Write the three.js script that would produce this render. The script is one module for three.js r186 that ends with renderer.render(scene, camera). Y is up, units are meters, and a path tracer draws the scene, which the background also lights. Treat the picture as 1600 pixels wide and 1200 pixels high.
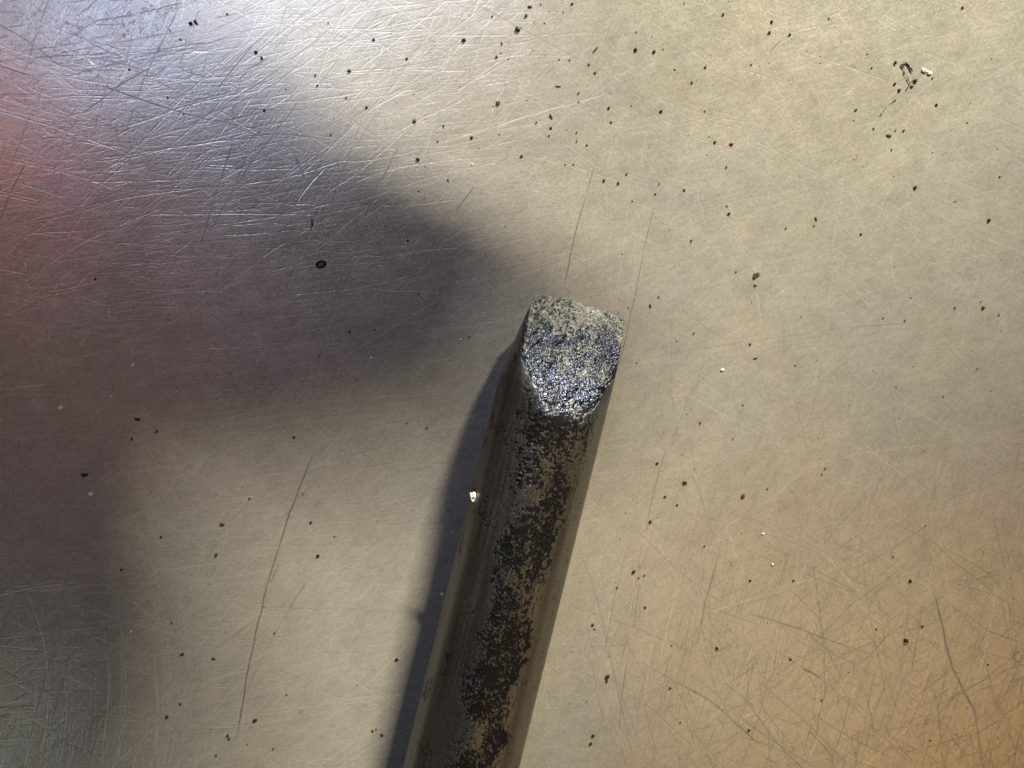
import * as THREE from 'three';
import { RectAreaLightUniformsLib } from 'three/addons/lights/RectAreaLightUniformsLib.js';
import { RoundedBoxGeometry } from 'three/addons/geometries/RoundedBoxGeometry.js';
import { mergeGeometries, mergeVertices } from 'three/addons/utils/BufferGeometryUtils.js';

// ------------------------------------------------------------ camera, exposure
const PX = 1e-4;                                   // one pixel of the 1600 x 1200 photograph on the worktop, in metres
const FOV = 45, H = 0.06 / Math.tan(FOV * Math.PI / 360);
const scene = new THREE.Scene();
const camera = new THREE.PerspectiveCamera(FOV, 4 / 3, 0.004, 20);
camera.position.set(0, H, 0); camera.up.set(0, 0, -1); camera.lookAt(0, 0, 0);
const renderer = new THREE.WebGLRenderer({ antialias: true });
renderer.setSize(1024, 768);
renderer.toneMapping = THREE.LinearToneMapping;
renderer.toneMappingExposure = 1.0;
renderer.shadowMap.enabled = true; renderer.shadowMap.type = THREE.PCFSoftShadowMap;
scene.background = new THREE.Color().setRGB(0.003, 0.005, 0.005);   // the dim workshop all round
RectAreaLightUniformsLib.init();

// ------------------------------------------------------------ helpers
const at = (X, Y, y = 0) => new THREE.Vector3((X - 800) * PX * (1 - y / H), y, (Y - 600) * PX * (1 - y / H));   // photograph pixel at height y
function rng(seed) { let a = seed >>> 0; return () => { a = (a + 0x6D2B79F5) | 0; let t = Math.imul(a ^ (a >>> 15), 1 | a); t = (t + Math.imul(t ^ (t >>> 7), 61 | t)) ^ t; return ((t ^ (t >>> 14)) >>> 0) / 4294967296; }; }
const clamp = (x, a = 0, b = 1) => Math.min(b, Math.max(a, x));
const smooth = (a, b, x) => { const t = clamp((x - a) / (b - a)); return t * t * (3 - 2 * t); };
const mix = (a, b, t) => a + (b - a) * t;
function hash2(x, y, s) { let h = Math.imul(x, 374761393) + Math.imul(y, 668265263) + Math.imul(s, 1274126177); h = Math.imul(h ^ (h >>> 13), 1274126177); return ((h ^ (h >>> 16)) >>> 0) / 4294967296; }
function vnoise(x, y, s = 0, wrapX = 0) {
  const xi = Math.floor(x), yi = Math.floor(y), fx = x - xi, fy = y - yi;
  const u = fx * fx * (3 - 2 * fx), v = fy * fy * (3 - 2 * fy);
  const w = (k) => wrapX ? ((k % wrapX) + wrapX) % wrapX : k;
  const a = hash2(w(xi), yi, s), b = hash2(w(xi + 1), yi, s), c = hash2(w(xi), yi + 1, s), d = hash2(w(xi + 1), yi + 1, s);
  return a + (b - a) * u + (c - a) * v + (a - b - c + d) * u * v;
}
function fbm(x, y, s, oct, wrapX = 0) { let r = 0, k = 0.5, n = 0, f = 1; for (let i = 0; i < oct; i++) { r += k * vnoise(x * f, y * f, s + i * 17, wrapX * f); n += k; k *= 0.55; f *= 2; } return r / n; }
const toS = (c) => { c = clamp(c); return Math.round(255 * (c <= 0.0031308 ? c * 12.92 : 1.055 * Math.pow(c, 1 / 2.4) - 0.055)); };
function dataTexture(data, w, h, srgb) {
  const t = new THREE.DataTexture(data, w, h, THREE.RGBAFormat, THREE.UnsignedByteType);
  t.magFilter = THREE.LinearFilter; t.minFilter = THREE.LinearFilter; t.wrapS = t.wrapT = THREE.RepeatWrapping;
  if (srgb) t.colorSpace = THREE.SRGBColorSpace;
  t.needsUpdate = true; return t;
}
const used = {};
function numbered(n) { const k = used[n] = (used[n] ?? -1) + 1; return k ? `${n}_${String(k).padStart(3, '0')}` : n; }
function tag(o, label, category, group, kind) { o.userData.label = label; if (category) o.userData.category = category; if (group) o.userData.group = group; if (kind) o.userData.kind = kind; return o; }
function mesh(name, g, m, parent = scene) { const o = new THREE.Mesh(g, m); o.name = parent === scene ? numbered(name) : name; o.castShadow = o.receiveShadow = true; parent.add(o); return o; }
function group(name, pos) { const g = new THREE.Group(); g.name = numbered(name); if (pos) g.position.copy(pos); scene.add(g); return g; }

// ------------------------------------------------------------ lamps, what the worktop mirrors and added light helpers, all above and outside the frame
const KEY = new THREE.Vector3(0.88, 1.0, -1.69).multiplyScalar(0.9);     // tube lamp beyond the far right of the bench
const KEY_LEN = 0.31, KEY_WIDE = 0.035;
{
  const lamp = group('tube_lamp', KEY);
  tag(lamp, 'short white tube lamp beyond the far right of the bench, outside the picture', 'lamp');
  const dir = KEY.clone().multiplyScalar(-1).normalize();
  const q = new THREE.Quaternion().setFromUnitVectors(new THREE.Vector3(0, -1, 0), dir);   // faces the bar
  const glow = new THREE.MeshStandardMaterial({ color: 0xffffff, emissive: new THREE.Color(1, 0.9, 0.7), emissiveIntensity: 4 });
  const tube = mesh('tube', new THREE.CylinderGeometry(0.012, 0.012, KEY_LEN, 20).rotateZ(Math.PI / 2), glow, lamp); tube.quaternion.copy(q);
  const white = new THREE.MeshStandardMaterial({ color: 0xd8d4c8, roughness: 0.5 });
  const back = mesh('housing', new RoundedBoxGeometry(KEY_LEN + 0.04, 0.03, 0.06, 3, 0.006).translate(0, 0.034, 0), white, lamp); back.quaternion.copy(q);
  const L = new THREE.RectAreaLight(new THREE.Color().setRGB(1, 0.90, 0.655), 3560, KEY_LEN, KEY_WIDE);
  L.position.copy(dir).multiplyScalar(0.016).add(KEY); L.lookAt(0, 0, 0); L.name = 'tube_lamp_glow';
  scene.add(L);
}
{
  const P = new THREE.Vector3(-0.34, 1.5, -0.82);
  const win = group('roof_window', P);
  tag(win, 'square roof window full of bluish daylight behind the bench, outside the picture', 'window');
  const W = 1.3, D = 0.2;
  win.lookAt(0, 0, 0);
  mesh('pane', new THREE.BoxGeometry(W, D, 0.01), new THREE.MeshStandardMaterial({ color: 0x222222, emissive: new THREE.Color(0.75, 0.85, 1), emissiveIntensity: 1.1 }), win);
  const fr = [[0, D / 2 + 0.03, W + 0.12, 0.06], [0, -D / 2 - 0.03, W + 0.12, 0.06], [W / 2 + 0.03, 0, 0.06, D], [-W / 2 - 0.03, 0, 0.06, D]].map(([x, y, w, h]) => new THREE.BoxGeometry(w, h, 0.06).translate(x, y, 0));
  mesh('frame', mergeGeometries(fr), new THREE.MeshStandardMaterial({ color: 0x776655, roughness: 0.7 }), win);
  const L = new THREE.RectAreaLight(new THREE.Color().setRGB(0.60, 0.70, 1), 6.0, W, D);
  L.position.copy(P).multiplyScalar(0.985); L.lookAt(0, 0, 0); L.name = 'roof_window_glow'; scene.add(L);
}
// an added flat bar and an unseen sleeve shaped as blockers: they stand in the tube lamp's way and shade the left of the worktop
const occ = (X, Y, h) => new THREE.Vector3((X - 800) * PX, 0, (Y - 600) * PX).lerp(KEY, h / KEY.y);
const darkCloth = new THREE.MeshStandardMaterial({ color: 0x16171a, roughness: 0.95 });
{
  const h = 0.125, k = 1 - h / KEY.y;
  const a = occ(842, 495, h), ang = Math.atan2(460, 630);
  const L = 0.36, Wd = 0.021;
  const ph = group('added_shade_bar', a);
  tag(ph, 'flat black bar added above the bench to shade its left, outside the picture', 'shade bar');
  // local x runs from the right hand corner along the upper edge
  const u = new THREE.Vector3(-Math.cos(ang), 0, -Math.sin(ang)), v = new THREE.Vector3(-Math.sin(ang), 0, Math.cos(ang));
  ph.rotation.y = -ang;
  const body = new RoundedBoxGeometry(L, 0.008, Wd, 4, 0.004).translate(-L / 2, 0, Wd / 2);
  mesh('shade_piece', body, new THREE.MeshStandardMaterial({ color: 0x0b0b0d, roughness: 0.4 }), ph);
}
{
  const h = 0.12;
  const pts = [[880, 550], [640, 540], [430, 530], [180, 500], [-30, 560], [-40, 850], [-60, 1150], [-60, 1500]].map(([X, Y]) => occ(X, Y, h));
  const rad = [0.006, 0.0095, 0.0115, 0.02, 0.031, 0.024, 0.025, 0.026].map(r => r);
  const curve = new THREE.CatmullRomCurve3(pts);
  const N = 60, M = 20, pos = [], idx = [];
  for (let i = 0; i <= N; i++) {
    const t = i / N, p = curve.getPoint(t), T = curve.getTangent(t), up = new THREE.Vector3(0, 1, 0), s = new THREE.Vector3().crossVectors(T, up).normalize();
    const f = t * (rad.length - 1), k = Math.min(rad.length - 2, Math.floor(f)), r = mix(rad[k], rad[k + 1], f - k) * (1 + 0.04 * Math.sin(t * 60));
    for (let j = 0; j < M; j++) { const a = j / M * 2 * Math.PI; const q = p.clone().addScaledVector(s, Math.cos(a) * r).addScaledVector(up, Math.sin(a) * r); pos.push(q.x, q.y, q.z); }
  }
  for (let i = 0; i < N; i++) for (let j = 0; j < M; j++) { const a = i * M + j, b = i * M + (j + 1) % M, c = a + M, d = b + M; idx.push(a, c, b, b, c, d); }
  for (const o of [0, N * M]) for (let j = 1; j < M - 1; j++) idx.push(o, o + j, o + j + 1);
  const g = new THREE.BufferGeometry(); g.setAttribute('position', new THREE.Float32BufferAttribute(pos, 3)); g.setIndex(idx); g.computeVertexNormals();
  tag(mesh('shade_sleeve', g, darkCloth), 'unseen dark sleeve bent round to shade the left of the bench, outside the picture', 'sleeve');
}
{
  const P = new THREE.Vector3(-0.43, 0.7, -0.10), o = group('added_red_glow', P);  // made-up glowing panel, added to tint the left edge red
  tag(o, 'dull red glowing panel added for a red tint left of the bench, outside the picture', 'red_panel');
  o.lookAt(0, 0, 0); o.updateMatrixWorld(true);
  mesh('housing', new RoundedBoxGeometry(0.40, 0.36, 0.03, 3, 0.01).translate(0, 0, -0.024), new THREE.MeshStandardMaterial({ color: 0x444444, metalness: 0.6, roughness: 0.5 }), o);
  const [EX, EY] = (() => { const q = o.worldToLocal(new THREE.Vector3(-0.505, 0.7, -0.235)); return [q.x, q.y]; })();
  const tint = new THREE.Color().setRGB(1, 0.27, 0.22);
  for (const [name, x, y, z, w, h, L0] of [['glow_plate', 0, 0, 0, 0.36, 0.32, 0.05], ['element', EX, EY, 0.012, 0.1, 0.09, 1.35]]) {
    mesh(name, new RoundedBoxGeometry(w, h, 0.01, 2, 0.004).translate(x, y, z), new THREE.MeshStandardMaterial({ color: 0x331111, emissive: tint, emissiveIntensity: L0 }), o);
    const L = new THREE.RectAreaLight(tint, L0, w, h); L.position.copy(o.localToWorld(new THREE.Vector3(x, y, z + 0.008)));
    L.lookAt(L.position.clone().sub(P.clone().normalize())); L.name = 'added_red_glow_' + name + '_light'; scene.add(L);
  }
}
{
  const P = new THREE.Vector3(-0.62, 0.9, 0.46), o = group('added_green_glow', P); o.lookAt(0, 0, 0);  // made-up dim pane, added for a greenish glow at the lower left
  tag(o, 'small dim greenish panel added to light the lower left of the bench, outside the picture', 'window');
  mesh('pane', new THREE.BoxGeometry(0.2, 0.2, 0.01), new THREE.MeshStandardMaterial({ color: 0x222222, emissive: new THREE.Color().setRGB(0.72, 0.9, 0.8), emissiveIntensity: 0.36 }), o);
  const fr = [[0, 0.115, 0.26, 0.03], [0, -0.115, 0.26, 0.03], [0.115, 0, 0.03, 0.2], [-0.115, 0, 0.03, 0.2]].map(([x, y, w, h]) => new THREE.BoxGeometry(w, h, 0.03).translate(x, y, 0));
  mesh('frame', mergeGeometries(fr), new THREE.MeshStandardMaterial({ color: 0x776655, roughness: 0.7 }), o);
  const L = new THREE.RectAreaLight(new THREE.Color().setRGB(0.72, 0.9, 0.8), 0.36, 0.2, 0.2);
  L.position.copy(P).multiplyScalar(0.985); L.lookAt(0, 0, 0); L.name = 'added_green_glow_light'; scene.add(L);
}
{
  const o = group('added_wood_reflector', new THREE.Vector3(0.46, 0.7, 0.26));  // added wooden panel that throws a warm reflection on the lower right
  tag(o, 'tall brown wooden panel added as warm reflector before the bench, outside the picture', 'reflector');
  const wood = new THREE.MeshStandardMaterial({ color: new THREE.Color().setRGB(0.27, 0.155, 0.030), roughness: 0.7 });
  mesh('panel_back', new RoundedBoxGeometry(0.72, 1.3, 0.06, 3, 0.01).translate(0, 0, 0.03), wood, o);
  for (const x of [-0.18, 0.18]) mesh('panel_front', new RoundedBoxGeometry(0.34, 1.24, 0.018, 3, 0.004).translate(x, 0, -0.01), wood, o);
}
{
  const h = 0.2, a = occ(1780, 520, h), b = occ(930, 1400, h), mid = a.clone().add(b).multiplyScalar(0.5), d = b.clone().sub(a);  // added board that blocks the tube lamp to darken the lower right
  const o = group('added_shade_board', mid); o.rotation.y = -Math.atan2(d.z, d.x);
  tag(o, 'plain wooden board added to shade the lower right of the bench, outside the picture', 'blocker');
  mesh('board', new RoundedBoxGeometry(d.length() * 1.3, 0.012, 0.12, 3, 0.002).translate(0, 0, -0.06), new THREE.MeshStandardMaterial({ color: 0x8a6a45, roughness: 0.7 }), o);
}

// ------------------------------------------------------------ the worktop: scratched metal sheet
const TW = 2048, TH = 1536, SW = 0.18, SH = 0.135;
function plateTextures() {
  const dark = new Float32Array(TW * TH), bare = new Float32Array(TW * TH), groove = new Float32Array(TW * TH);
  const R = rng(4711);
  const tx = (X) => ((X - 800) * PX / SW + 0.5) * TW, ty = (Y) => ((Y - 600) * PX / SH + 0.5) * TH;
  function stroke(layer, pts, width, strength, seed, breakup = 0.5, wob = 0.6) {          // px of the photograph; a soft broken line
    const P = pts.map(([X, Y]) => new THREE.Vector2(tx(X), ty(Y)));
    const c = P.length > 2 ? new THREE.SplineCurve(P) : new THREE.LineCurve(P[0], P[1]);
    const len = c.getLength(), n = Math.max(2, Math.ceil(len / 0.6)), w = width * TW * PX / SW * 0.5, rr = Math.ceil(w * 2 + 1);
    for (let i = 0; i <= n; i++) {
      const t = i / n, p = c.getPoint(t);
      const s = strength * mix(1, smooth(0.22, 0.55, vnoise(t * len / 14, seed * 3.7, 5) * 0.6 + vnoise(t * len / 70, seed, 9) * 0.4), breakup) * Math.min(1, 8 * t, 8 * (1 - t));
      p.x += (vnoise(t * len / 25, seed, 3) - 0.5) * wob * 3; p.y += (vnoise(t * len / 25, seed, 4) - 0.5) * wob * 3;
      const x0 = Math.round(p.x), y0 = Math.round(p.y);
      for (let y = y0 - rr; y <= y0 + rr; y++) for (let x = x0 - rr; x <= x0 + rr; x++) {
        const dx = x - p.x, dy = y - p.y, k = s * Math.exp(-(dx * dx + dy * dy) / (1.5 * w * w + 0.15));
        if (k < 0.004) continue;
        const q = (((y % TH) + TH) % TH) * TW + ((x % TW) + TW) % TW;
        if (k > layer[q]) layer[q] = k;
      }
    }
  }
  // scratches one can follow in the photograph: filled with grime ...
  const D = [
    [[[933, 245], [912, 315], [893, 388], [880, 450]], 2, .9], [[[1030, 287], [1006, 390], [990, 470], [957, 615]], 2, .7], [[[1050, 380], [1049, 520], [1049, 659]], 1.6, .55],
    [[[1041, 700], [1020, 770], [1007, 835]], 2, .6], [[[998, 907], [988, 987]], 1.6, .7], [[[980, 1030], [970, 1100], [968, 1140]], 1.5, .6], [[[623, 227], [597, 280], [566, 347]], 1.8, .75],
    [[[743, 287], [710, 333]], 1.8, .85], [[[470, 150], [440, 195], [385, 265], [345, 330], [320, 380]], 1.6, .4], [[[363, 223], [335, 310], [310, 390]], 1.5, .6], [[[542, 412], [522, 470], [500, 555], [486, 620]], 1.8, .7],
    [[[497, 690], [453, 800], [417, 917], [390, 1033], [362, 1197]], 2.3, .85], [[[483, 900], [433, 983], [383, 1083]], 2.2, .7], [[[437, 877], [420, 913]], 2, .7], [[[340, 870], [420, 830], [500, 745], [600, 690]], 1.8, .45],
    [[[333, 1017], [400, 967]], 1.7, .6], [[[333, 1187], [400, 1117], [440, 1083]], 2, .45], [[[720, -5], [800, 37], [893, 87], [976, 127], [1066, 167], [1146, 187], [1232, 197]], 2.6, .45],
    [[[1206, 212], [1286, 228], [1356, 260], [1386, 271], [1426, 292]], 2.4, .45], [[[1000, 561], [1101, 544], [1187, 531], [1300, 516], [1394, 507], [1600, 502]], 2.2, .5],
    [[[1184, 554], [1262, 542], [1326, 543], [1375, 552]], 2.2, .45], [[[1262, 411], [1330, 467], [1379, 497]], 2.2, .5], [[[1221, 591], [1202, 640], [1172, 719], [1150, 775]], 2, .45],
    [[[1240, 610], [1247, 647], [1262, 707]], 2, .42], [[[1120, 569], [1082, 610], [1056, 670], [1037, 707]], 2, .5], [[[1000, 647], [1150, 646], [1315, 647]], 2, .28], [[[1161, 709], [1319, 709]], 2, .3],
    [[[1480, 694], [1610, 694]], 2, .4], [[[1457, 790], [1525, 766], [1610, 745]], 2.4, .32], [[[1461, 700], [1459, 850]], 2.4, .3], [[[1127, 850], [1113, 897], [1100, 947], [1093, 987]], 1.8, .65],
    [[[903, 853], [930, 933], [953, 1027], [973, 1120], [992, 1200]], 2.6, .4], [[[997, 1033], [1050, 1063], [1100, 1090], [1147, 1127], [1190, 1167]], 2.6, .5], [[[1167, 957], [1233, 977], [1303, 1002], [1370, 1025]], 2, .45],
    [[[1458, 923], [1470, 967], [1483, 1027], [1500, 1067], [1530, 1123]], 2.4, .6], [[[1272, 1052], [1255, 1045], [1285, 1061]], 2, .6], [[[1200, 85], [1222, 60]], 2, .8], [[[1168, 128], [1182, 115]], 2, .9],
    [[[1066, 180], [1146, 200], [1200, 215]], 2, .3], [[[893, 60], [897, 80], [930, 110]], 2, .4], [[[780, 90], [805, 145], [812, 165]], 1.7, .4], [[[760, 130], [752, 200]], 1.5, .35],
    [[[870, 345], [885, 380], [872, 395]], 1.6, .5], [[[958, 270], [975, 310], [995, 350]], 2.2, .35], [[[675, 300], [700, 330], [735, 365]], 2, .4], [[[545, 130], [600, 100]], 2, .4], [[[488, 340], [486, 362]], 2, .8],
    [[[462, 245], [474, 278]], 2, .7], [[[1195, 385], [1225, 350]], 2.4, .25], [[[1192, 345], [1220, 380], [1238, 388]], 2.2, .35], [[[1120, 240], [1140, 300], [1192, 340]], 2.4, .2], [[[700, 1000], [650, 1120]], 1.6, .3],
    [[[620, 860], [560, 960], [500, 1150]], 1.8, .3], [[[705, 700], [640, 800], [600, 860]], 1.7, .35], [[[1180, 1060], [1260, 1130], [1330, 1200]], 3, .2], [[[1380, 880], [1340, 835]], 1.8, .35], [[[1290, 860], [1360, 846]], 2, .4],
  ];
  D.forEach(([p, w, s], i) => { stroke(dark, p, w, Math.min(1, s * 1.25), i + 1, 0.45, 0.7); stroke(groove, p, w * 1.1, s * 0.8, i + 1, 0.3, 0.7); });
  // ... and rubbed bare
  const B = [
    [[[693, 220], [773, 197], [853, 172], [966, 143]], 2.6, .9], [[[606, 213], [666, 182], [730, 152]], 2.2, .7], [[[916, 282], [943, 275]], 2, .8], [[[680, 303], [630, 340], [580, 380]], 2, .6],
    [[[0, 247], [127, 277], [183, 297]], 2.6, .6], [[[150, 267], [233, 238], [333, 222], [377, 217]], 2.4, .8], [[[117, 220], [217, 192], [293, 163]], 2.2, .55], [[[187, 353], [267, 327], [333, 313]], 2, .6],
    [[[333, 353], [433, 337], [533, 313]], 2, .95], [[[0, 317], [200, 328], [400, 312]], 2, .4], [[[220, 302], [450, 308]], 1.8, .4], [[[300, 80], [327, 80]], 3, .95], [[[136, 92], [148, 101]], 3, .7], [[[97, 163], [150, 182], [200, 200]], 2.4, .5],
    [[[0, 497], [127, 517], [233, 530]], 2.2, .6], [[[133, 410], [267, 425], [394, 437]], 2, .5], [[[420, 425], [470, 410], [533, 400]], 1.8, .9], [[[580, 449], [607, 453], [655, 455]], 1.9, 1], [[[665, 456], [697, 437]], 1.8, .6],
    [[[502, 546], [560, 534]], 1.8, .8], [[[565, 516], [615, 506], [645, 494]], 1.8, .8], [[[470, 626], [525, 626]], 1.8, .6], [[[457, 577], [550, 580]], 1.8, .6], [[[717, 656], [767, 639]], 2.2, .8], [[[550, 571], [590, 573]], 1.8, .5],
    [[[30, 903], [57, 967], [73, 1047], [73, 1117], [60, 1200]], 3, .55], [[[0, 1017], [40, 1047], [60, 1090]], 3, .4], [[[230, 1040], [247, 1093], [242, 1180]], 3, .5], [[[73, 913], [133, 963]], 3, .35], [[[230, 895], [250, 920]], 2, .5],
    [[[1293, 101], [1322, 67]], 2.4, 1], [[[1193, 479], [1229, 449]], 2.2, .9], [[[1220, 158], [1232, 147]], 2, .8], [[[1147, 1127], [1177, 1113]], 2.4, .7], [[[1403, 328], [1426, 313]], 2, .8], [[[1365, 362], [1374, 355]], 2, .8],
    [[[300, 567], [312, 570]], 2, .9], [[[386, 609], [394, 604]], 2, .9], [[[263, 592], [270, 592]], 2, .8], [[[240, 612], [275, 597]], 2.6, .35], [[[393, 511], [426, 509]], 1.8, .6], [[[245, 501], [287, 503]], 1.8, .5], [[[1144, 672], [1170, 665]], 2, .4],
  ];
  B.forEach(([p, w, s], i) => { stroke(bare, p, w * 0.8, s * 0.9, i + 101, 0.75, 0.6); stroke(groove, p, w * 0.7, s * 0.7, i + 101, 0.7, 0.6); });
  // the countless finer ones: families by direction, denser on the left
  for (let i = 0; i < 8000; i++) {
    const X = -60 + 1720 * R(), Y = -60 + 1320 * R(), left = X < 800;
    let a; const f = R();
    if (left) a = f < 0.45 ? -0.12 + 0.3 * (R() - 0.5) : f < 0.75 ? -0.7 + 0.5 * (R() - 0.5) : f < 0.9 ? 0.45 + 0.4 * (R() - 0.5) : -1.25 + 0.2 * (R() - 0.5);
    else a = f < 0.35 ? -1.3 + 0.3 * (R() - 0.5) : f < 0.6 ? -0.5 + 0.7 * (R() - 0.5) : f < 0.85 ? 0.6 + 0.7 * (R() - 0.5) : 1.3 + 0.4 * (R() - 0.5);
    const l = 25 + 300 * R() * R(), b = (R() - 0.5) * 0.3, dx = Math.cos(a), dy = Math.sin(a);
    const p = [[X, Y], [X + dx * l / 2 - dy * b * l * 0.3, Y + dy * l / 2 + dx * b * l * 0.3], [X + dx * l, Y + dy * l]];
    const bright = R() < (left ? (Y < 700 || X < 330 ? 0.75 : 0.3) : 0.14), s = 0.28 + 0.55 * R() * R();  // paler scratches where the worktop is shaded: caught light put into the colour
    const w = 0.6 + 0.7 * R() * R() * R();
    stroke(bright ? bare : dark, p, w, s, i + 300, 0.7, 0.4); stroke(groove, p, w, Math.min(1, s * 1.15), i + 300, 0.6, 0.4);
  }
  // wiping swirls round the lower left and the far left
  for (let i = 0; i < 700; i++) {
    const low = R() < 0.6, cx = low ? -420 + 60 * R() : 300, cy = low ? 1040 + 60 * R() : -900, rad = low ? 240 + 480 * R() : 1000 + 480 * R(), a0 = low ? -0.9 + 1.5 * R() : 1.45 + 0.55 * R(), da = (0.05 + 0.28 * R()) * (low ? 1.4 : 0.5), p = [0, 0.5, 1].map(t => [cx + rad * Math.cos(a0 + da * t), cy + rad * Math.sin(a0 + da * t)]);
    const s = 0.2 + 0.5 * R() * R(), w = 0.7 + 1.2 * R() * R() * R(); stroke(bare, p, w, s, i + 9000, 0.7, 0.5); stroke(groove, p, w, s, i + 9000, 0.6, 0.5);
  }
  // short nicks and rub marks, in clumps
  for (let i = 0; i < 5200; i++) {
    const X = -60 + 1720 * R(), Y = -60 + 1320 * R(), a = (X < 800 ? -0.5 : -0.9) + 1.6 * (R() - 0.5), l = 4 + 26 * R() * R();
    stroke(R() < (X < 750 ? 0.5 : 0.12) ? bare : dark, [[X, Y], [X + l * Math.cos(a), Y + l * Math.sin(a)]], 0.8 + 0.9 * R(), 0.1 + 0.4 * R() * R() * R(), i + 2000, 0.3, 0.2);
  }
  // smudges and stains seen in the photograph: [X, Y, radius, strength, seed]
  const smudge = [[1323, 230, 14, .8], [1339, 247, 12, .9], [1032, 676, 17, .9], [1056, 676, 10, .7], [1066, 709, 7, .8], [347, 819, 9, .7], [272, 837, 8, .5], [255, 1004, 9, .5], [285, 1022, 8, .6], [345, 1105, 14, .35], [450, 1145, 14, .3], [470, 770, 11, .9], [468, 1111, 6, .7],
    [1236, 500, 14, .3], [1075, 482, 12, .25], [1330, 150, 10, .45], [165, 1000, 12, .4], [372, 875, 8, .3], [1538, 1129, 9, .45], [997, 887, 6, .9], [1440, 160, 16, .35], [1161, 775, 6, .8], [1546, 668, 6, .5], [1208, 880, 8, .4], [1390, 240, 10, .3]];
  const soil = new Float32Array(TW * TH);
  smudge.forEach(([X, Y, r, s], i) => {
    const cx = tx(X), cy = ty(Y), rr = r * TW * PX / SW;
    for (let y = Math.floor(cy - rr * 1.6); y <= cy + rr * 1.6; y++) for (let x = Math.floor(cx - rr * 1.6); x <= cx + rr * 1.6; x++) {
      const d = Math.hypot(x - cx, y - cy) / rr + (vnoise(x / 5, y / 5, i + 50) - 0.5) * 1.1, k = s * smooth(1, 0.2, d) * smooth(0.38, 0.62, vnoise(x / 2.6, y / 2.6, i + 90) * 0.7 + 0.3 * vnoise(x / 7, y / 7, i));
      const q = ((y + TH) % TH) * TW + (x + TW) % TW; if (k > soil[q]) soil[q] = k;
    }
  });
  const col = new Uint8Array(TW * TH * 4), rm = new Uint8Array(TW * TH * 4), bp = new Uint8Array(TW * TH * 4);
  for (let y = 0; y < TH; y++) for (let x = 0; x < TW; x++) {
    const q = y * TW + x, o = q * 4;
    const cloud = fbm(x / 170, y / 170, 1, 4) - 0.5, mott = fbm(x / 26, y / 26, 21, 3) - 0.5, grain = fbm((x + 0.35 * y) / 3.1, (y - 0.35 * x) / 3.1, 41, 2) * 0.7 + 0.3 * hash2(x, y, 5) - 0.5;
    // fine rubbed grain, drawn out along one diagonal and then the other
    const e1 = vnoise((x + y) / 5, (x - y) / 34, 61) - 0.5, e2 = vnoise((x * 0.2 + y) / 3.6, (x - 0.2 * y) / 40, 71) - 0.5;
    const warm = fbm(x / 120, y / 120, 81, 3) - 0.5;
    let a = 1 + 0.19 * cloud + 0.17 * mott + 0.26 * grain + 0.09 * e1 + 0.05 * e2;
    const spots = smooth(0.74, 0.86, vnoise(x / 3.1, y / 3.1, 131)) * smooth(0.5, 0.7, fbm(x / 40, y / 40, 137, 2)) * 0.22;
    const dk = clamp(dark[q] * 0.95 + spots), br = bare[q], so = soil[q] * 0.8;
    let r = 0.50 * a * (1 + 0.04 * warm), g = 0.485 * a, b = 0.455 * a * (1 - 0.06 * warm);
    r = mix(r, 0.86, br * 0.9); g = mix(g, 0.86, br * 0.9); b = mix(b, 0.85, br * 0.9);
    r = mix(r, 0.07, dk); g = mix(g, 0.06, dk); b = mix(b, 0.05, dk);
    r = mix(r, 0.07, so); g = mix(g, 0.055, so); b = mix(b, 0.04, so);
    col[o] = toS(r); col[o + 1] = toS(g); col[o + 2] = toS(b); col[o + 3] = 255;
    const rough = clamp(0.265 + 0.07 * cloud + 0.04 * mott + 0.1 * grain + 0.03 * e2 - 0.12 * br + 0.3 * dk + 0.4 * so, 0.2, 1), met = clamp(0.5 + 0.1 * cloud + 0.05 * br - 0.4 * dk - 0.4 * so);
    rm[o] = 0; rm[o + 1] = Math.round(rough * 255); rm[o + 2] = Math.round(met * 255); rm[o + 3] = 255;
    const hgt = 0.6 + 0.08 * e1 + 0.05 * e2 + 0.16 * grain + 0.1 * mott - 0.55 * groove[q];
    bp[o] = bp[o + 1] = bp[o + 2] = Math.round(clamp(hgt) * 255); bp[o + 3] = 255;
  }
  return { col: dataTexture(col, TW, TH, true), rm: dataTexture(rm, TW, TH), bp: dataTexture(bp, TW, TH) };
}
{
  const t = plateTextures();
  const m = new THREE.MeshStandardMaterial({ map: t.col, roughness: 1, metalness: 1, roughnessMap: t.rm, metalnessMap: t.rm, bumpMap: t.bp, bumpScale: 0.00004 });
  const g = new RoundedBoxGeometry(0.9, 0.004, 0.7, 3, 0.0015).translate(0, -0.002, 0);
  const p = g.attributes.position, uv = g.attributes.uv;
  for (let i = 0; i < p.count; i++) uv.setXY(i, p.getX(i) / SW + 0.5, p.getZ(i) / SH + 0.5);
  tag(mesh('metal_worktop', g, m), 'scratched dull metal worktop sheet that everything lies on', 'worktop', null, 'structure');
}

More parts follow.
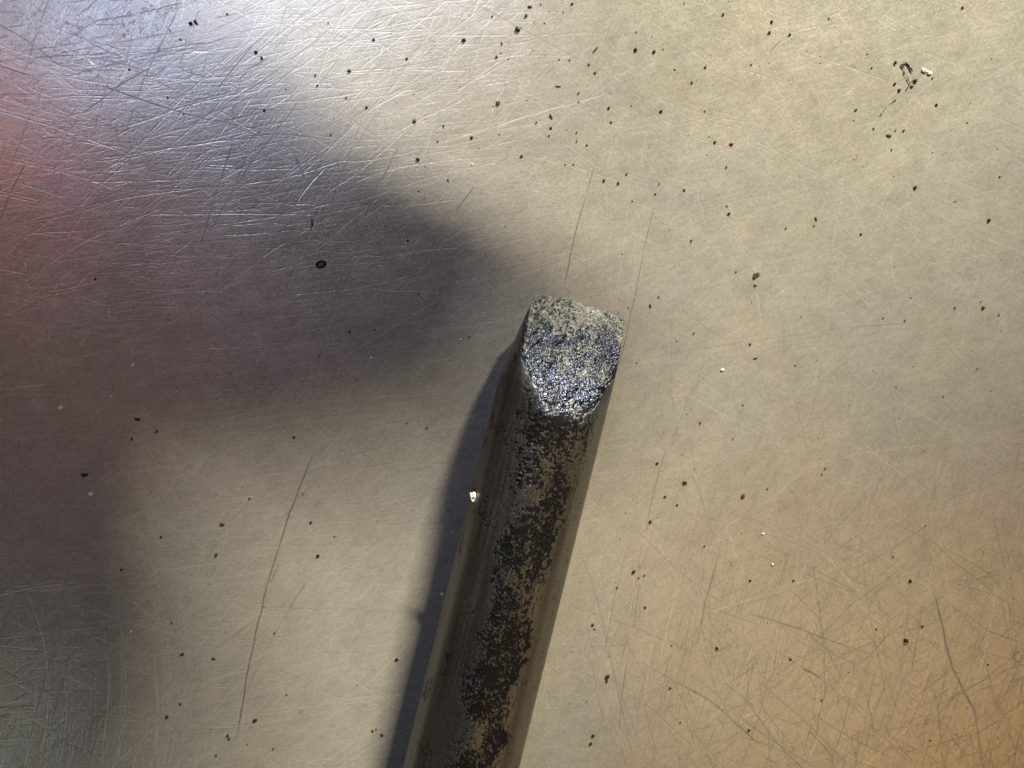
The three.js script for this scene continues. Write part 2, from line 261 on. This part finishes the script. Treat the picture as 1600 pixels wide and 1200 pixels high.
// ------------------------------------------------------------ the steel bar with a ground tip
{
  const R0 = 0.0082, LEN = 0.16, TIP_Y = 0.0034, APEX_S = 0.0162;
  const A0 = at(868, 600, R0), A1 = at(720, 1200, R0), ax = A1.clone().sub(A0).setY(0).normalize();   // runs from the tip to the handle end
  const tipC = at(904, 473, TIP_Y);
  const s0 = tipC.clone().sub(A0).dot(ax);
  const origin = A0.clone().addScaledVector(ax, s0).setY(0);
  const rot = Math.atan2(-ax.x, ax.z) * -1;           // local +z along the bar, local +x to the right seen from above
  const NS = 760, NT = 288, TS = 0.09;                // the texture covers 9 cm of length
  const radius = (th) => R0 * (1 + 0.016 * Math.cos(8 * th + 0.6) + 0.006 * Math.cos(3 * th));
  const facetY = (s, x) => mix(TIP_Y, 2 * R0, s / APEX_S) + 0.0006 * Math.sin(Math.PI * clamp(s / APEX_S)) - 0.25 * x + 0.0006 * (fbm(s * 260 + 9, x * 260 + 5, 7, 2) - 0.5) + 0.0004 * (fbm(s * 800 + 3, x * 800 + 5, 17, 2) - 0.5);
  // the shared picture of the surface: th = 0 at the top, growing to the right; s from the tip
  function skin(th, s, x) {
    const u = (th / (2 * Math.PI)) * 52, v = s * 1000;                            // both in millimetres
    const onFacet = th > -1.9 && th < 1.9 && R0 + radius(th) * Math.cos(th) > facetY(s, x);
    const uu = onFacet ? x * 1000 : u;
    const n1 = fbm(uu / 0.32 + 31, v / 0.36, 3, 3) * 0.72 + 0.28 * fbm(uu / 1.3 + 3, v / 1.5, 19, 2), n2 = fbm(uu / 2.2 + 7, v / 2.6, 5, 2), n3 = fbm(uu / 6 + 3, v / 9, 8, 2), fine = fbm(uu / 0.22, v / 0.22, 13, 2);
    let scale;
    if (onFacet) scale = smooth(2.6, 5.2, v + (n2 - 0.5) * 7 + (n1 - 0.5) * 3 + uu * 0.12) * (1 - 0.45 * smooth(0.62, 0.74, n2)) + 0.9 * smooth(0.42, 0.34, n1);
    else {
      const c = 2.0 - 0.012 * v, d = Math.abs(u - c) / mix(6.4, 4.3, smooth(15, 40, v));
      scale = smooth(1.15, 0.45, d + (n2 - 0.5) * 0.9) * (1 - 0.55 * smooth(0.5, 0.7, n3)) + 0.35 * smooth(0.6, 0.74, n2) * smooth(-11, -8, -Math.abs(u + 9)) ;
    }
    scale = clamp(scale);
    const dark = smooth(0.57, 0.44, n1 * 0.75 + 0.25 * fine + (0.62 - scale) * 0.27);
    const spot = smooth(0.63, 0.70, n1 * 0.75 + 0.25 * n2) * 0.8;
    const fw = smooth(-0.0014, 0.0006, R0 + radius(th) * Math.cos(th) - facetY(s, x) + (n2 - 0.5) * 0.004 + (n1 - 0.5) * 0.002) * (Math.abs(th) < 1.9 ? 1 : 0);
    return { fw, onFacet, scale, dark: clamp(Math.max(dark * smooth(0.05, 0.3, scale), spot)), n1, n2, n3, fine };
  }
  const pos = [], uv = [], idx = [], info = [];
  const sAt = (i) => i < 420 ? i / 420 * 0.030 : i < 720 ? 0.030 + (i - 420) / 300 * 0.055 : 0.085 + (i - 720) / 40 * (LEN - 0.085);
  for (let i = 0; i <= NS; i++) {
    const s = sAt(i);
    for (let j = 0; j <= NT; j++) {
      const th = (j / NT - 0.5) * 2 * Math.PI, r = radius(th);
      const x0 = Math.sin(th) * r, y0 = R0 + Math.cos(th) * r, top = Math.cos(th) > -0.8;
      const k = top ? skin(th, Math.min(s, 0.1), x0) : { dark: 0, fine: 0.5, n1: 0.5, scale: 0 };
      const dsp = top ? 0.00013 * ((k.n1 - 0.5) * 1.2 * (0.25 + k.scale) - 0.45 * k.dark) + 0.00004 * (k.fine - 0.5) * k.scale : 0;
      let x = Math.sin(th) * (r + dsp), y = R0 + Math.cos(th) * (r + dsp);
      const f = facetY(s, x0);
      if (y0 > f - 0.002) { const w = smooth(f - 0.002, f + 0.0008, y0); const hh = clamp(0.5 + 0.5 * (f - y0) / 0.002), sm = mix(y0, f, 1 - hh) - 0.002 * hh * (1 - hh); y = sm + dsp * (k.onFacet ? 1.6 : 1); x = mix(x, x0, w); }
      // the cut end is a little bowed
      const bow = 0.0005 * (1 - (x / 0.007) ** 2) * smooth(0.006, 0, s) - 0.0004 * smooth(0.006, 0, s) ;
      if (x < 0) x *= 1 - 0.27 * clamp(1 - s / 0.0135); pos.push(x, Math.max(0.00002, y), s - bow); uv.push(j / NT, s / TS);
    }
  }
  const C = NT + 1;
  for (let i = 0; i < NS; i++) for (let j = 0; j < NT; j++) { const a = i * C + j, b = a + 1, c = a + C, d = c + 1; idx.push(a, b, c, b, d, c); }
  const g = new THREE.BufferGeometry();
  g.setAttribute('position', new THREE.Float32BufferAttribute(pos, 3)); g.setAttribute('uv', new THREE.Float32BufferAttribute(uv, 2)); g.setIndex(idx); g.computeVertexNormals();
  // skin picture
  const W = 1024, Hh = 1792, col = new Uint8Array(W * Hh * 4), rm = new Uint8Array(W * Hh * 4), bp = new Uint8Array(W * Hh * 4);
  for (let y = 0; y < Hh; y++) for (let x = 0; x < W; x++) {
    const th = ((x + 0.5) / W - 0.5) * 2 * Math.PI, s = (y + 0.5) / Hh * TS, o = (y * W + x) * 4;
    const k = skin(th, s, Math.sin(th) * R0), u = th / (2 * Math.PI) * 52, v = s * 1000;
    const streak = fbm(u / 0.35, v / 7, 23, 2) - 0.5, patch = k.n3 - 0.5;
    const m = 1 + 0.35 * streak + 0.3 * patch + 0.25 * (k.fine - 0.5);
    const F = k.fw, m3 = (a, b) => a.map((q, i) => mix(q, b[i], F));
    let c = m3([0.105, 0.107, 0.105], [0.080, 0.085, 0.092]).map(q => q * m);
    const rust = smooth(0.52, 0.7, k.n2) * mix(0.35, 0.12, F), dk = m3([0.0052, 0.0052, 0.0088], [0.020, 0.025, 0.046]);  // blue of the ground tip: window reflection put into the colour
    const d2 = [mix(dk[0], 0.010, rust), mix(dk[1], 0.0045, rust), mix(dk[2], 0.005, rust)];
    c = c.map((q, i) => mix(q, d2[i] * (0.7 + 0.6 * k.fine), k.dark * 0.93));
    col[o] = toS(c[0]); col[o + 1] = toS(c[1]); col[o + 2] = toS(c[2]); col[o + 3] = 255;
    const ro = clamp(mix(0.36 + 0.2 * streak + 0.15 * (k.fine - 0.5), mix(0.46, 0.27, F), k.dark) + 0.08 * F * (1 - k.dark) , 0.15, 1), me = mix(0.85, mix(0.55, 0.9, F), k.dark);
    rm[o] = 0; rm[o + 1] = Math.round(ro * 255); rm[o + 2] = Math.round(me * 255); rm[o + 3] = 255;
    const hh = clamp(0.5 + (k.onFacet ? 1.0 : 0.5) * (k.fine - 0.5) * (0.3 + k.scale) + 0.4 * (k.n1 - 0.5) * k.scale - 0.2 * k.dark + 0.12 * streak);
    bp[o] = bp[o + 1] = bp[o + 2] = Math.round(hh * 255); bp[o + 3] = 255;
  }
  const T = dataTexture(rm, W, Hh);
  const m = new THREE.MeshPhysicalMaterial({ specularIntensity: 0.15, map: dataTexture(col, W, Hh, true), roughness: 1, metalness: 1, roughnessMap: T, metalnessMap: T, bumpMap: dataTexture(bp, W, Hh), bumpScale: 0.00012, side: THREE.DoubleSide });
  const bar = group('steel_bar', origin); bar.rotation.y = Math.atan2(ax.x, ax.z);
  tag(bar, 'round steel bar with dark pitted skin and a ground chisel tip, lying on the worktop', 'steel bar');
  mesh('bar_body', g, m, bar);
  // cut end faces
  const ring = []; for (let j = 0; j <= NT; j++) ring.push(new THREE.Vector3(pos[j * 3], pos[j * 3 + 1], pos[j * 3 + 2]));
  const fp = [0, TIP_Y * 0.5, 0], fi = []; ring.forEach(p => fp.push(p.x, p.y, p.z)); for (let j = 1; j <= NT; j++) fi.push(0, j + 1, j);
  const fg = new THREE.BufferGeometry(); fg.setAttribute('position', new THREE.Float32BufferAttribute(fp, 3)); fg.setIndex(fi); fg.computeVertexNormals();
  mesh('tip_face', fg, new THREE.MeshStandardMaterial({ color: new THREE.Color().setRGB(0.3, 0.29, 0.27), metalness: 0.8, roughness: 0.45, side: THREE.DoubleSide }), bar);
  mesh('end_face', new THREE.CircleGeometry(R0 * 0.99, 48).translate(0, R0, LEN), new THREE.MeshStandardMaterial({ color: new THREE.Color().setRGB(0.2, 0.19, 0.18), metalness: 0.7, roughness: 0.5, side: THREE.DoubleSide }), bar);
}

// ------------------------------------------------------------ what lies loose on the worktop
const lump = (seed, detail, rough) => {
  const g = mergeVertices(new THREE.IcosahedronGeometry(0.5, detail).deleteAttribute('uv').deleteAttribute('normal'), 1e-5), p = g.attributes.position, R = rng(seed);
  for (let i = 0; i < p.count; i++) { const k = 1 + rough * (R() - 0.5); p.setXYZ(i, p.getX(i) * k, Math.max(-0.42, p.getY(i) * (1 + rough * (R() - 0.5))), p.getZ(i) * (1 + rough * (R() - 0.5))); }
  const f = g.toNonIndexed(); f.computeVertexNormals(); return f;
};
const lumps = [11, 12, 13, 14, 15, 16].map(q => lump(q, 1, 0.75));
const M = {
  black: new THREE.MeshStandardMaterial({ color: new THREE.Color().setRGB(0.008, 0.007, 0.008), roughness: 0.7 }),
  brown: new THREE.MeshStandardMaterial({ color: new THREE.Color().setRGB(0.075, 0.045, 0.02), roughness: 0.8 }),
  rust: new THREE.MeshStandardMaterial({ color: new THREE.Color().setRGB(0.10, 0.035, 0.01), roughness: 0.8 }),
  white: new THREE.MeshStandardMaterial({ color: new THREE.Color().setRGB(0.85, 0.84, 0.78), roughness: 0.6 }),
  red: new THREE.MeshStandardMaterial({ color: new THREE.Color().setRGB(0.25, 0.015, 0.02), roughness: 0.6 }),
};
const COLS = [[330, 'at the far left'], [660, 'left of centre'], [990, 'around the centre'], [1300, 'right of centre'], [1601, 'at the far right']];
const ROWS = [[65, 'along the top edge'], [130, 'just below the top edge'], [260, 'in the upper part'], [420, 'above the middle'], [700, 'across the middle'], [950, 'in the lower part'], [1201, 'near the bottom edge']];
const ORD = ['first', 'second', 'third', 'fourth', 'fifth', 'sixth', 'seventh', 'eighth', 'ninth', 'tenth', 'eleventh', 'twelfth', 'thirteenth', 'fourteenth', 'fifteenth', 'sixteenth', 'seventeenth'];
function scatter(list, name, words, category, grp, mats, flat) {                  // [X, Y, length, width, turn in degrees, own label]
  const zones = {};
  list.forEach(e => { const c = COLS.find(z => e[0] < z[0])[1], r = ROWS.find(z => e[1] < z[0])[1]; (zones[c + '|' + r] ??= []).push(e); });
  for (const [z, es] of Object.entries(zones)) { es.sort((a, b) => a[0] - b[0]); const [c, r] = z.split('|'); es.forEach((e, i) => { e[5] ??= es.length === 1 ? `the only ${words} ${c} ${r}` : `${ORD[i]} ${words} from the left ${c} ${r}`; }); }
  const base = new THREE.Mesh(lumps[0], mats[0]); base.castShadow = base.receiveShadow = true;
  list.forEach(([X, Y, l, w, a = 0, label], i) => {
    const o = base.clone(); o.geometry = lumps[(i * 5 + 2) % lumps.length]; o.material = mats[i % mats.length]; o.name = numbered(name);
    const hgt = Math.min(l, w) * PX * flat; o.position.copy(at(X, Y)); o.position.y = hgt * 0.4;
    o.scale.set(l * PX * (l < 4.7 ? 0.62 : 0.78), hgt * 0.9, w * PX * (l < 4.7 ? 0.62 : 0.78)); o.rotation.y = -a * Math.PI / 180;
    tag(o, label, category, grp); scene.add(o);
  });
}
const g0 = 'black grit specks strewn over the worktop';
scatter([
  [298, 37, 8, 7, 0, 'round black grit speck beside the slanted oblong one at upper left'], [306, 35, 12, 5.5, 62, 'slanted oblong black grit speck touching the round one at upper left'],
  [809, 46, 12, 8, 40, 'largest ragged black grit speck, just below the top edge centre'], [822, 25, 6, 6, 0, 'round black grit speck just above the large ragged one'], [828, 11, 10, 4, 2, 'short flat black bar of grit nearest the top edge centre'],
  [725, 63, 8, 7, 20], [584, 62, 6, 5, 70], [282, 62, 5.5, 4, 55], [266, 48, 5, 3, 60], [355, 22, 5, 3.5, 50], [268, 12, 3.5, 3, 0], [400, 82, 7, 6.5, 30], [409, 91, 8.5, 4.5, 60], [413, 173, 5.5, 5, 0], [493, 118, 5, 4, 30], [496, 134, 5.5, 3.5, -50],
  [513, 36, 4, 3.5, 0], [517, 211, 4.5, 4, 0], [202, 109, 5, 4, 0], [287, 179, 4, 4, 0], [776, 89, 5.5, 5, 40], [784, 68, 6, 3.5, 75], [783, 83, 4, 3, 0], [769, 26, 4.5, 4, 0], [894, 6, 5, 4.5, 0], [880, 19, 4, 3, -50], [845, 7, 4, 3, 0], [851, 36, 4.5, 3, 60],
  [993, 78, 7.5, 6, 70, 'larger of two black grit specks side by side, upper right of centre'], [1022, 81, 6, 5.5, 0, 'smaller of two black grit specks side by side, upper right of centre'], [1036, 77, 3.5, 3, 0], [994, 50, 4.5, 3, 80], [546, 111, 7.5, 6.5, 20], [541, 153, 4.5, 4, 0], [573, 168, 6, 4.5, -60], [636, 92, 5, 4.5, 0],
  [890, 94, 4, 4, 0], [920, 101, 5, 3.5, 50], [930, 114, 5, 4, 0], [904, 146, 5, 3.5, -60], [951, 169, 5, 4.5, 40], [1033, 174, 6.5, 5, 0], [861, 200, 5.5, 4.5, 80], [858, 212, 4.5, 4, 40], [838, 192, 5.5, 3, -40], [693, 197, 5.5, 3.5, 75], [737, 215, 6, 5, 30], [684, 221, 4.5, 4, 0],
  [653, 249, 7.5, 6, 10], [815, 244, 5.5, 5, 50], [901, 207, 4, 4, 0], [901, 221, 4.5, 3.5, 80], [917, 227, 4.5, 4, 0], [883, 257, 4, 3, 0], [896, 257, 4.5, 3, 20], [979, 272, 5, 3.5, -50], [944, 282, 5, 5, 0], [966, 286, 6, 4.5, 70], [700, 281, 4.5, 4, 0], [637, 376, 5, 4, -30], [1024, 303, 4.5, 4, 0], [988, 314, 4, 3, 0], [1030, 287, 4.5, 3.5, 70],
  [1130, 23, 6, 4.5, -60], [1206, 34, 5.5, 5, -30], [1202, 51, 5.5, 5, -40], [1234, 54, 5, 4.5, 40], [1102, 105, 5, 4.5, -50], [1174, 101, 4.5, 4, -40], [1081, 129, 5, 4, 70], [1295, 29, 4.5, 3.5, -50], [1362, 106, 4.5, 4, 0], [1398, 131, 5.5, 5, 60], [1405, 141, 6, 5.5, 0], [1425, 135, 6, 5, 0], [1457, 122, 4.5, 4, 0], [1463, 164, 5.5, 4.5, 70], [1337, 172, 5.5, 4, -30], [1365, 201, 4.5, 4, 0],
  [1430, 126, 9, 7, -20, 'black grit clot at the bend of the dark curled fibre'], [1412, 204, 5.5, 4, -50], [1399, 204, 4.5, 3.5, -60], [1393, 234, 4, 3.5, 0], [1430, 293, 6.5, 6, 20], [1545, 344, 7, 6, -30], [1562, 276, 4.5, 4, 0], [1275, 342, 9, 3.5, 65], [1272, 353, 4.5, 3.5, -40], [1345, 366, 5, 4, 30], [1139, 334, 5.5, 5, 0], [1136, 322, 4, 3.5, 0], [1117, 222, 5.5, 4.5, 0], [1135, 261, 4.5, 4, 60], [1069, 297, 6, 3.5, 60], [1080, 376, 4.5, 4.5, 0], [1228, 357, 4, 3.5, 0],
  [215, 655, 12, 5, 10, 'ragged flat black grit speck left of centre in the dark shade'], [132, 742, 15, 6, -5, 'wide ragged dark grit speck in the shade at far left'], [245, 674, 9, 3.5, -55], [206, 686, 7, 4, -60], [149, 436, 5, 4.5, 0], [276, 606, 4, 3.5, 0], [499, 556, 4.5, 3.5, 80], [390, 779, 5, 3.5, -30], [460, 683, 5, 4.5, 40],
  [338, 867, 7, 5, -60], [252, 839, 5, 3.5, -30], [190, 890, 6, 3.5, -20], [497, 868, 6.5, 5.5, -20], [486, 816, 5, 4.5, 0], [334, 1029, 8, 3.5, 10], [269, 973, 4.5, 4, -40], [282, 1100, 5, 4, 0], [261, 1120, 5.5, 5.5, 0], [356, 1149, 5.5, 4.5, 60], [358, 1154, 5, 4.5, 0], [399, 1125, 9, 5.5, -20], [338, 1180, 4, 4, 0], [427, 1170, 4.5, 3.5, 0], [429, 989, 3.8, 3.5, 0], [448, 1085, 3.8, 3.5, 0],
  [546, 519, 5, 4, 50], [585, 515, 4.5, 4, 0], [558, 593, 4.5, 3.5, 0], [733, 526, 4.5, 3.5, 0], [654, 460, 4.5, 3.5, 80], [636, 661, 3.8, 3.5, 0], [667, 669, 5, 3, -70], [459, 682, 4, 3.5, 0], [620, 1030, 7, 5, 20], [582, 1142, 6, 3.5, 65], [597, 1148, 6, 4.5, 30], [588, 1139, 4, 3.5, 0],
  [1180, 446, 6, 3.5, 10], [1016, 478, 9, 3.5, 80], [1029, 464, 4.5, 4, 60], [1150, 425, 4, 3.5, 0], [1536, 481, 6.5, 5, 60], [1492, 481, 4.5, 4, 0], [1561, 492, 4.5, 3.5, 0], [1414, 501, 5, 3, -40], [1380, 497, 4, 3.5, 0], [1172, 538, 5, 3.5, 70], [1084, 521, 4, 3.5, 0], [1180, 560, 9, 2.5, -12], [1243, 571, 4, 3.5, 0], [1527, 576, 4.5, 2.5, 0], [1161, 633, 4, 3.5, 0], [1094, 661, 4.5, 4.5, 0],
  [1027, 724, 6, 4.5, 10], [1070, 754, 9, 6, 20], [1039, 776, 5.5, 4, -20], [1058, 789, 5, 3.5, 50], [1016, 815, 6.5, 5, 60], [1199, 764, 4, 3.5, 60], [1289, 732, 4.5, 3.5, 70], [1284, 741, 4, 3.5, -40], [1145, 686, 4, 3, -30], [1101, 853, 4.5, 4, -50], [1007, 899, 4.5, 4, 0], [998, 903, 4, 3.5, 0], [964, 918, 4.5, 4, 0], [1008, 949, 5.5, 4, 0], [926, 976, 6, 4.5, 50], [929, 983, 5, 2.5, 0], [1120, 1013, 7, 5.5, 30], [1049, 1009, 4.5, 3, 40],
  [949, 1057, 9, 7, -20, 'larger black grit speck right of the bar near the bottom'], [948, 1064, 5, 6, 30], [1047, 1075, 5, 4, 40], [927, 1149, 6.5, 5.5, 0], [923, 1162, 7, 5, -50], [1063, 1129, 4, 3.5, 0], [1170, 1141, 5, 4.5, 60], [1172, 907, 5, 4, -30], [1235, 1030, 6, 4.5, 50], [1369, 983, 4.5, 4.5, 0], [1415, 1001, 11, 8, 30, 'largest black grit lump at lower right of the worktop'], [1422, 908, 6.5, 5.5, 40], [1240, 907, 5, 3.5, 0], [1453, 1157, 4.5, 4, 0], [1441, 979, 5, 4, 0], [1395, 870, 4, 3.5, 0], [990, 893, 6, 8, 50],
], 'grit_speck', 'black grit speck', 'grit speck', g0, [M.black], 0.55);
scatter([
  [262, 153, 7, 3, 75, 'thin reddish brown flake on the bluish upper left'], [778, 161, 9, 8, 10, 'brown crumb on the pale area above the bar tip'], [648, 189, 8, 7, 60, 'grey brown crumb sitting on the upper pale scratch'], [955, 191, 5, 4.5, 0, 'tiny brown crumb right above the end of the bar'], [1504, 12, 5, 5, 0, 'tiny brown crumb at the top edge far right'],
  [1389, 212, 11, 5, 12, 'narrow brown flake below the dark curled fibre'], [1182, 429, 13, 8, -15, 'yellowish brown crumb, largest on the right of the bar tip'], [1179, 433, 8, 6, 0, 'small brown crumb stuck under the larger yellowish one'], [1161, 775, 7, 9, 20, 'dark brown crumb on the tan area right of the bar'], [347, 819, 10, 6, 10, 'grey brown crumb on the pale patch left of the bar'], [285, 1022, 9, 5, -15, 'olive brown crumb at the edge of the lower left shade'],
], 'brown_crumb', 'brown crumb', 'crumb', 'brown crumbs on the worktop', [M.brown], 0.45);
scatter([
  [1444, 110, 12, 7, 30, 'left one of two white chips beside the dark curled fibre'], [1452, 114, 11, 6.5, 15, 'right one of two white chips beside the dark curled fibre'], [146, 361, 6, 6, 0], [65, 392, 5, 3.5, 0], [458, 388, 6, 3.5, 20], [33, 282, 11, 4, 40], [509, 342, 5, 3, -40], [85, 468, 5, 3.5, -20], [171, 488, 6, 4.5, 20], [208, 570, 10, 5, -30], [95, 637, 11, 7, -40], [174, 619, 5.5, 4.5, 0], [69, 410, 4, 3.5, 0], [119, 416, 5, 3.5, 20], [216, 482, 4, 4, 0], [188, 478, 4, 3, 0], [142, 772, 11, 7, 10], [41, 414, 5, 10, -15], [41, 607, 4, 4, 0],
  [46, 899, 4.5, 4, 0], [129, 960, 5, 3.5, -30], [205, 987, 7, 3, -55], [580, 559, 6.5, 4.5, -10], [720, 531, 4.5, 4, 0], [552, 432, 5, 3, -45], [713, 441, 4, 4, 0], [1129, 578, 7, 5, -10], [1192, 834, 6, 4, 0], [1207, 882, 5, 5, 0], [706, 831, 4.5, 5, 0, 'tiny white chip on the worktop touching the left edge of the bar'], [691, 928, 7, 6, 20, 'pale chip lying against the left edge of the bar, lower one'], [632, 366, 4, 3, -40], [738, 257, 4, 3.5, 0],
], 'white_chip', 'small white chip', 'chip', 'white chips on the worktop', [M.white], 0.5);
scatter([[930, 78, 17, 2.6, -48, 'thin black splinter just below the top edge centre'], [861, 182, 12, 3, 65, 'thin black splinter above the bar tip beneath the pale scratch'], [488, 349, 15, 2.6, 85, 'thin dark splinter standing upright left of the bar tip'], [872, 135, 12, 2, 5, 'thin flat dark splinter under the top edge centre']], 'black_splinter', 'thin black splinter', 'splinter', 'black splinters on the worktop', [M.black], 0.8);
tag(mesh('red_speck', lumps[3], M.red), 'only red speck, on the pale area right above the bar', 'speck').position.copy(at(1143, 225, 0)).setY(0.00009);
scene.children.at(-1).scale.set(0.0007, 0.0003, 0.00045);
{                                                    // the curled rust flake left of the bar
  const o = group('rust_flake', at(502, 413)); o.rotation.y = 0.35;
  tag(o, 'oval rusty flake with a dark curled rim left of the bar tip', 'flake');
  const rim = new THREE.TorusGeometry(0.00058, 0.00017, 8, 28).rotateX(Math.PI / 2).scale(1.15, 1, 0.78).translate(0, 0.00012, 0), p = rim.attributes.position, R = rng(5);
  for (let i = 0; i < p.count; i++) p.setXYZ(i, p.getX(i) * (1 + 0.14 * (R() - 0.5)), p.getY(i), p.getZ(i) * (1 + 0.14 * (R() - 0.5)));
  rim.computeVertexNormals(); mesh('rim', rim, new THREE.MeshStandardMaterial({ color: new THREE.Color().setRGB(0.03, 0.012, 0.006), roughness: 0.8 }), o);
  mesh('middle', lumps[1].clone().scale(0.00105, 0.00014, 0.0007).translate(0.00008, 0.00007, 0), new THREE.MeshStandardMaterial({ color: new THREE.Color().setRGB(0.2, 0.07, 0.015), roughness: 0.7 }), o);
}
{                                                    // the dark curled fibre at upper right
  const o = group('dark_fibre', at(1410, 140));
  tag(o, 'dark forked hair like fibre curled beside two white chips at upper right', 'fibre');
  const strand = (pts, r0, r1, seed) => {
    const c = new THREE.CatmullRomCurve3(pts.map(([X, Y], i) => at(X, Y).sub(o.position).setY(0.00012 + 0.00006 * (i % 2)))), N = 90, g = new THREE.TubeGeometry(c, N, 1, 7), p = g.attributes.position, q = new THREE.Vector3();
    for (let i = 0; i <= N; i++) { c.getPointAt(i / N, q); const r = mix(r0, r1, i / N) * Math.max(0.06, 1.9 * vnoise(i / 4, seed, 2) - 0.2); for (let j = 0; j <= 7; j++) { const k = i * 8 + j; p.setXYZ(k, q.x + (p.getX(k) - q.x) * r, q.y + (p.getY(k) - q.y) * r, q.z + (p.getZ(k) - q.z) * r); } }
    g.computeVertexNormals(); return g;
  };
  const m = new THREE.MeshStandardMaterial({ color: new THREE.Color().setRGB(0.05, 0.04, 0.034), roughness: 0.8 });
  mesh('strand', strand([[1376, 180], [1387, 165], [1406, 151], [1420, 134], [1427, 121], [1423, 108], [1417, 100], [1410, 98], [1399, 98]], 0.00006, 0.00008, 3), m, o);
  mesh('branch', strand([[1421, 131], [1418, 123], [1413, 116], [1411, 105], [1406, 101]], 0.00005, 0.00009, 7), m, o);
  mesh('knot', lumps[4].clone().scale(0.0004, 0.0003, 0.0005).translate(-0.0011, 0.00018, -0.0042), m, o);
}
{                                                    // white paint crumb and two smaller ones on the bar
  const put = (X, Y, y, l, w, a, lab) => { const o = tag(mesh('white_chip', lumps[2], M.white), lab, 'chip', 'white chips on the bar'); o.position.copy(at(X, Y, y)); o.scale.set(l * PX, Math.min(l, w) * PX * 0.6, w * PX); o.rotation.y = a; };
  put(740, 776, 0.0113, 11, 14, 0.3, 'largest white chip, clinging to the left flank of the bar');
}
{                                                    // dust too fine to count
  const R = rng(99), gs = [], tiny = [lump(31, 0, 0.7), lump(32, 0, 0.7), lump(33, 0, 0.7)], mt = new THREE.Matrix4(), q = new THREE.Quaternion(), Yax = new THREE.Vector3(0, 1, 0);
  for (let i = 0; i < 1500; i++) {
    const X = -100 + 1800 * R(), Y = -80 + 1360 * R(), d = 0.25 + 0.75 * Math.exp(-(((X - 900) / 420) ** 2) - ((Y - 150) / 260) ** 2) + 0.25 * (X > 700 ? 1 : 0);
    if (R() > d || vnoise(X / 60, Y / 60, 3) + 0.2 < R()) continue;
    const l = (1.3 + 2 * R() * R()) * PX, w = l * (0.5 + 0.5 * R());
    gs.push(tiny[i % 3].clone().applyMatrix4(mt.compose(at(X, Y).setY(w * 0.2), q.setFromAxisAngle(Yax, R() * 6), new THREE.Vector3(l, w * 0.5, w))));
  }
  tag(mesh('fine_grit', mergeGeometries(gs), M.black), 'fine black dust grains sprinkled over the whole worktop', 'dust', null, 'stuff');
}

renderer.render(scene, camera);
